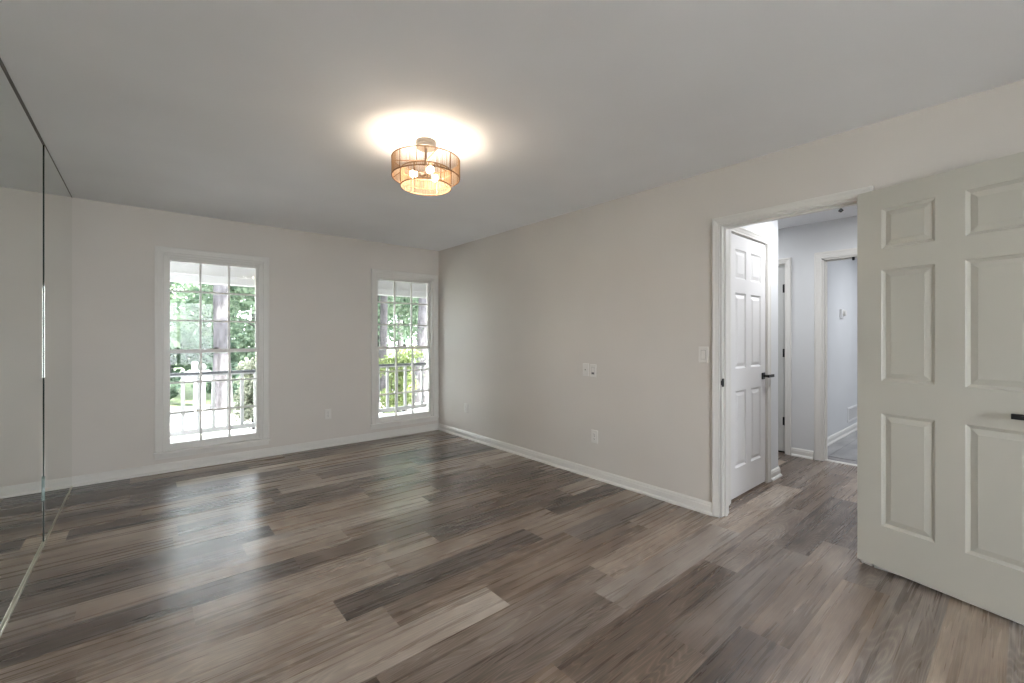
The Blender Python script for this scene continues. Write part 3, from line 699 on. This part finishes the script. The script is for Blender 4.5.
for k in range(3):
    a = math.radians(139.8 + 120 * k); c, s = math.cos(a), math.sin(a)
    sk = MB().tube([(LX + 0.02 * c, LY + 0.02 * s, 2.240), (LX + 0.050 * c, LY + 0.050 * s, 2.243)], 0.012, 14).build('socket', M_canopy, lamp)
    pr = [(0.050, 0.009), (0.056, 0.011), (0.067, 0.017), (0.079, 0.020), (0.090, 0.017), (0.097, 0.009), (0.099, 0.002)]
    bl = MB().tube([(LX + d * c, LY + d * s, 2.243 + (d - 0.05) * 0.1) for d, _ in pr], [q for _, q in pr], 16).build('bulb', M_bulb, sk)
    bl['label'] = 'glowing warm bulb'

# ------------------------------------------------------------------ small things in the hallway and the far room
th = thing('thermostat', 'small white thermostat high on the far room wall', 'thermostat', (6.69, 1.50, 1.555))
MB().box((6.635, 1.474, 1.50), (6.745, 1.4995, 1.615)).build('body', M_white, th, bevel=0.006)
MB().tube([(6.70, 1.474, 1.565), (6.70, 1.448, 1.565)], [0.040, 0.034], 28).build('dial', M_plate, th)
vt = thing('wall_vent', 'white wall register with upright slats low on the far room wall', 'vent', (7.31, 1.50, 0.146))
VX0, VX1, VZ0, VZ1 = 7.00, 7.62, 0.146, 0.338
MB().sweep([(VX0, 1.4995, VZ0), (VX0, 1.4995, VZ1), (VX1, 1.4995, VZ1), (VX1, 1.4995, VZ0)], [(0, 0), (0, 0.006), (-0.022, 0.010), (-0.026, 0.004), (-0.026, 0)], (0, -1, 0), True).build('frame', M_white, vt)
sl_ = MB()
for k in range(24):
    xx = VX0 + 0.034 + k * (VX1 - VX0 - 0.068) / 23
    sl_.box((xx - 0.004, 1.492, VZ0 + 0.024), (xx + 0.004, 1.4975, VZ1 - 0.024))
sl_.build('slats', M_white, vt)
MB().box((VX0 + 0.024, 1.4980, VZ0 + 0.024), (VX1 - 0.024, 1.4995, VZ1 - 0.024)).build('duct', M_slot, vt)
PX, PY = 4.55, 1.019
pc = thing('pull_cord', 'short dark pull cord with a small knob hanging from the hallway ceiling', 'cord', (PX, PY, CH))
MB().tube([(PX, PY, CH), (PX, PY, 2.355)], 0.004, 8).build('cord', M_black, pc)
MB().ball((PX, PY, 2.346), 0.014, 14, 1.2).lathe([(0.018, -0.004), (0.0185, 0), (0.018, 0.004)], (PX, PY, 2.344), 14).build('knob', M_black, pc)

# ------------------------------------------------------------------ outside: porch
YP = 6.80
struct(MB().box((XL - 0.15, YB + 0.17, -0.22), (9, 7.15, -0.06)), 'porch_floor', M_deck, 'pale painted porch floor outside the windows', 'porch')
so = MB().box((-4, YB + 0.17, 2.20), (9, YP - 0.04, 2.26))
for k in range(9): so.box((-4, YB + 0.20 + k * 0.155, 2.192), (9, YB + 0.20 + k * 0.155 + 0.145, 2.20))
struct(slab_with_holes('Y', YB + 0.1705, YB + 0.195, -4, 9, -0.06, CH, [(W1[0] - 0.02, W1[1] + 0.02, WZ0 - 0.02, WZ1 + 0.02), (W2[0] - 0.02, W2[1] + 0.02, WZ0 - 0.02, WZ1 + 0.02)]), 'wall_outside', M_siding,
       'unseen house siding facing the porch, added in dark grey to cut bounce light', 'wall')
struct(so, 'porch_ceiling', M_soffit, 'cream boarded ceiling of the porch', 'porch')
bm_ = MB().box((-4, YP - 0.04, 1.955), (9, YP + 0.10, 2.26)).box((-4, YP - 0.055, 2.048), (9, YP - 0.04, 2.062))
struct(bm_, 'porch_beam', M_porch, 'white beam along the porch edge above the railing', 'beam')
struct(MB().box((-4, YB + 0.17, 2.262), (9, 7.35, 2.36)), 'porch_roof', M_stone, 'porch roof above the beam', 'roof')
rl = thing('porch_railing', 'white porch railing with a dark grey cap outside both windows', 'railing', (2.2, YP, -0.06))
o = MB().box((-1.0, YP - 0.045, 0.788), (6.2, YP + 0.045, 0.818)).build('cap_rail', M_railtop, rl, bevel=0.004); o['label'] = 'dark grey cap'
MB().box((-1.0, YP - 0.02, 0.768), (6.2, YP + 0.02, 0.787)).build('top_rail', M_porch, rl)
MB().box((-1.0, YP - 0.02, 0.035), (6.2, YP + 0.02, 0.095)).build('bottom_rail', M_porch, rl)
BS = 0.1585; bx0 = 0.366 * 1.0
for k in range(-8, 37):
    xx = bx0 + k * BS
    if -0.95 < xx < 6.15: MB().box((xx - 0.019, YP - 0.019, 0.095), (xx + 0.019, YP + 0.019, 0.768)).build('baluster', M_porch, rl)
for xx in (-0.97, 6.17): MB().box((xx - 0.05, YP - 0.05, -0.06), (xx + 0.05, YP + 0.05, 0.86)).build('post', M_porch, rl)

# ------------------------------------------------------------------ outside: ground
struct(MB().box((-30, 7.15, -0.75), (45, 11.2, -0.55)), 'ground_leaf_litter', M_ground, 'pale ground with fallen leaves beyond the porch', 'ground')
struct(MB().box((-30, 11.2, -0.75), (45, 14.2, -0.54)), 'ground_driveway', M_drive, 'bright gravel driveway beyond the porch', 'driveway')
struct(MB().box((-30, 14.2, -0.75), (45, 70, -0.55)), 'ground_lawn', M_grass, 'grass under the trees beyond the driveway', 'ground')

# ------------------------------------------------------------------ outside: plants
def leaves_mesh(name, material, blobs, n, size, seed, droop=0.0):
    """leaf blades scattered through ellipsoids (cx,cy,cz,rx,ry,rz)"""
    rnd = random.Random(seed); vs = []; fs = []; cols = []
    wts = [b[3] * b[4] * b[5] for b in blobs]
    for _ in range(n):
        b = rnd.choices(blobs, wts)[0]
        while True:
            p = Vector((rnd.uniform(-1, 1), rnd.uniform(-1, 1), rnd.uniform(-1, 1)))
            if 0.25 < p.length < 1: break
        c = Vector((b[0] + p.x * b[3], b[1] + p.y * b[4], b[2] + p.z * b[5]))
        d = Vector((rnd.gauss(0, 1), rnd.gauss(0, 1), rnd.gauss(-droop, 0.7))).normalized()
        sd = d.cross(Vector((rnd.gauss(0, 1), rnd.gauss(0, 1), rnd.gauss(0, 1)))).normalized()
        l = size * rnd.uniform(0.7, 1.4); wd = l * 0.32
        nrm = d.cross(sd) * l * 0.08
        k = len(vs); vs += [c - d * l * 0.5, c + sd * wd + nrm, c + d * l * 0.5, c - sd * wd + nrm]; fs.append((k, k + 1, k + 2, k + 3))
        cols.append(min(1, max(0, rnd.gauss(0.5, 0.28))))
    me = bpy.data.meshes.new(name); me.from_pydata(vs, [], fs)
    ca = me.color_attributes.new('leaf', 'FLOAT_COLOR', 'CORNER')
    for i, c in enumerate(cols):
        for q in range(4): ca.data[i * 4 + q].color = (c, c, c, 1)
    me.materials.append(material); return me
def trunk_mb(h, r0, r1, lean=(0, 0), seed=0, flare=1.35):
    rnd = random.Random(seed); n = 9
    pts = []; rr = []
    for i in range(n):
        f = i / (n - 1)
        pts.append((lean[0] * f + rnd.uniform(-1, 1) * r0 * 0.12 * (i > 0), lean[1] * f + rnd.uniform(-1, 1) * r0 * 0.12 * (i > 0), h * f - 0.05 * (i == 0)))
        rr.append((r0 + (r1 - r0) * f) * (flare if i == 0 else 1.0))
    return MB().tube(pts, rr, 18)
def place_mesh(name, me, parent):
    o = bpy.data.objects.new(name, me); C.objects.link(o); o.parent = parent; return o
# three understorey trees to copy
def tree_kind(seed, h, spread, leafmat, n, size):
    rnd = random.Random(seed); blobs = []
    for k in range(13):
        a = rnd.uniform(0, 2 * PI); q = rnd.uniform(0.15, 0.8) * spread; z = rnd.uniform(0.16, 0.92) * h
        blobs.append((q * math.cos(a), q * math.sin(a), z, rnd.uniform(0.35, 0.62) * spread, rnd.uniform(0.35, 0.62) * spread, rnd.uniform(0.07, 0.13) * h))
    lm = leaves_mesh('foliage', leafmat, blobs, n, size, seed, 0.4)
    tb_ = trunk_mb(h * 0.9, 0.11, 0.03, (rnd.uniform(-0.3, 0.3), rnd.uniform(-0.3, 0.3)), seed)
    for b in blobs[:8]:
        z = max(0.3, b[2] - 0.5); tb_.tube([(0, 0, z), (b[0] * 0.5, b[1] * 0.5, z + 0.3), (b[0], b[1], b[2])], [0.035, 0.022, 0.008], 6)
    return lm, tb_
kinds = [tree_kind(11, 6.5, 1.9, M_leaf, 3600, 0.20), tree_kind(12, 7.5, 2.1, M_leafpale, 3200, 0.20), tree_kind(13, 5.0, 1.6, M_leafpale, 3200, 0.17)]
tmesh = []
def tree(kind, x, y, rz, sc, label):
    lm, tbm = kinds[kind]
    r = thing('broadleaf_tree', label, 'tree', (x, y, -0.55), rz, group='leafy trees beyond the driveway'); r.scale = (sc, sc, sc)
    if len(tmesh) <= kind or tmesh[kind] is None:
        while len(tmesh) <= kind: tmesh.append(None)
        o = tbm.build('trunk', M_bark2, r, world=False); tmesh[kind] = o.data
    else: place_mesh('trunk', tmesh[kind], r)
    place_mesh('foliage', lm, r)
spots = [(0, 0.55, 17.2, 0.3, 1.0, 'dark green tree filling the mirror side of the first window'),
         (1, 2.1, 20.5, 1.2, 1.0, 'pale green tree behind the big straight trunk'),
         (2, 3.1, 16.6, 2.2, 1.0, 'low green tree beside the big trunk, above the shrub'),
         (0, 3.9, 24.0, 3.0, 1.2, 'green tree far behind the shrub of the first window'),
         (1, 0.9, 26.0, 4.0, 1.3, 'pale tree far back behind the dark green one'),
         (1, 7.4, 17.5, 0.9, 0.95, 'pale green tree behind the dark trunk of the corner window'),
         (0, 9.6, 22.5, 2.0, 1.1, 'green tree far back between the trunks of the corner window'),
         (1, 11.9, 24.0, 5.0, 1.2, 'pale tree far back behind the vine covered trunk'),
         (2, -1.6, 13.6, 0.4, 1.2, 'added unseen low broad tree by the driveway, off towards the mirror side'),  # these left-hand trees are added out of view to cut corner glare
         (0, -4.6, 12.6, 1.4, 1.2, 'added unseen dark green tree at the driveway bend beyond the low broad one'),
         (1, -8.4, 13.0, 2.6, 1.2, 'added unseen pale tree at the far end of the driveway'),
         (0, -3.0, 18.5, 3.6, 1.2, 'added unseen dark green tree set back behind the driveway trees'),
         (2, 9.0, 15.8, 1.0, 0.9, 'low tree close behind the vine covered trunk')]
for sp_ in spots: tree(*sp_)
def big_trunk(x, y, h, r0, r1, m, label, seed, lean=(0, 0)):
    r = thing('pine_tree', label, 'tree', (x, y, -0.55), 0)
    trunk_mb(h, r0, r1, lean, seed).build('trunk', m, r, world=False)
    rnd = random.Random(seed + 90); blobs = []  # wide crowns above the view, shaped to shade the front yard
    for k in range(16):
        a = rnd.uniform(0, 2 * PI); q = rnd.uniform(0.5, 4.2)
        blobs.append((lean[0] + q * math.cos(a), lean[1] + q * math.sin(a), rnd.uniform(5.2, 10.5), 2.0, 2.0, 0.9))
    place_mesh('foliage', leaves_mesh('foliage', M_leaf, blobs, 2200, 0.55, seed), r)
    return r
big_trunk(1.485, 13.0, 11, 0.185, 0.14, M_bark, 'big straight grey pine trunk seen through the first window', 31)
big_trunk(6.15, 14.0, 10, 0.13, 0.10, M_bark2, 'slim dark trunk at the edge of the corner window', 32, (0.1, 0))
big_trunk(9.65, 20.0, 11, 0.15, 0.11, M_bark, 'pale trunk far back in the middle of the corner window', 33)
iv = big_trunk(5.96, 11.0, 10, 0.20, 0.15, M_bark, 'thick leaning trunk with climbing vine by the room corner', 34, (0.35, 0))
place_mesh('vine', leaves_mesh('vine', M_leafpale, [(0.03 * k, -0.05, 0.3 + 0.34 * k, 0.30, 0.24, 0.22) for k in range(11)], 420, 0.09, 35), iv)
def bush(name, x, y, h, rad, m, n, size, seed, label, stems=9):
    r = thing(name, label, 'bush', (x, y, -0.55), 0)
    rnd = random.Random(seed); blobs = []; sb = MB()
    for k in range(12):
        a = rnd.uniform(0, 2 * PI); q = rnd.uniform(0, 0.7) * rad; z = rnd.uniform(0.22, 0.88) * h
        blobs.append((q * math.cos(a), q * math.sin(a), z, rad * rnd.uniform(0.28, 0.5), rad * rnd.uniform(0.28, 0.5), h * rnd.uniform(0.08, 0.15)))
    for k in range(stems):
        b = blobs[k % 12]; sb.tube([(b[0] * 0.2, b[1] * 0.2, -0.03), (b[0] * 0.7, b[1] * 0.7, b[2] * 0.5), (b[0], b[1], b[2])], [0.012, 0.009, 0.004], 6)
    sb.build('stems', M_bark2, r, world=False)
    place_mesh('foliage', leaves_mesh('foliage', m, blobs, n, size, seed), r)
bush('garden_bush', 3.95, 8.35, 1.80, 0.62, M_bush, 2600, 0.075, 41, 'bright yellow green bush right behind the railing of the corner window')
bush('variegated_shrub', 1.42, 8.6, 1.72, 0.55, M_varieg, 3400, 0.062, 42, 'airy cream and green shrub behind the railing of the first window')
bush('variegated_shrub', 2.55, 9.3, 1.7, 0.6, M_varieg, 2200, 0.065, 43, 'cream and green shrub standing between the views of both windows')
bush('garden_bush', 0.30, 14.9, 1.15, 0.75, M_leaf, 2200, 0.11, 44, 'round dark bush at the driveway edge behind the leftmost balusters')
bush('garden_bush', 1.75, 15.2, 1.25, 0.80, M_leaf, 2200, 0.11, 45, 'round dark bush at the driveway edge behind the big trunk')
bush('garden_bush', 4.75, 9.6, 1.1, 0.5, M_bush, 1600, 0.07, 46, 'low green bush between yellow green bush and vine covered trunk')
gx, gy = 0.93, 11.9
orn = thing('garden_ornament', 'pale stepped garden ornament with a dark knob beyond the railing', 'ornament', (gx, gy, -0.55))
MB().box((gx - 0.10, gy - 0.10, -0.55), (gx + 0.10, gy + 0.10, 0.28)).box((gx - 0.25, gy - 0.2, 0.28), (gx + 0.25, gy + 0.2, 0.40)).box((gx - 0.20, gy - 0.16, 0.40), (gx + 0.20, gy + 0.16, 0.52)).box((gx - 0.13, gy - 0.06, 0.52), (gx - 0.03, gy + 0.06, 0.72)).build('body', M_porch, orn, bevel=0.01)
MB().ball((gx + 0.06, gy, 0.60), 0.08, 16).build('knob', M_slot, orn)
rk = thing('garden_rock', 'low grey rock lying at the edge of the driveway', 'rock', (0.62, 10.9, -0.55))
pr_ = MB().ball((0.62, 10.9, -0.52), 0.5, 18, 0.38)
for p in pr_.v: p.x = 0.62 + (p.x - 0.62) * 1.3 + 0.05 * math.sin(p.y * 9); p.z += 0.03 * math.sin(p.x * 11 + p.y * 7)
pr_.build('stone', M_stone, rk)
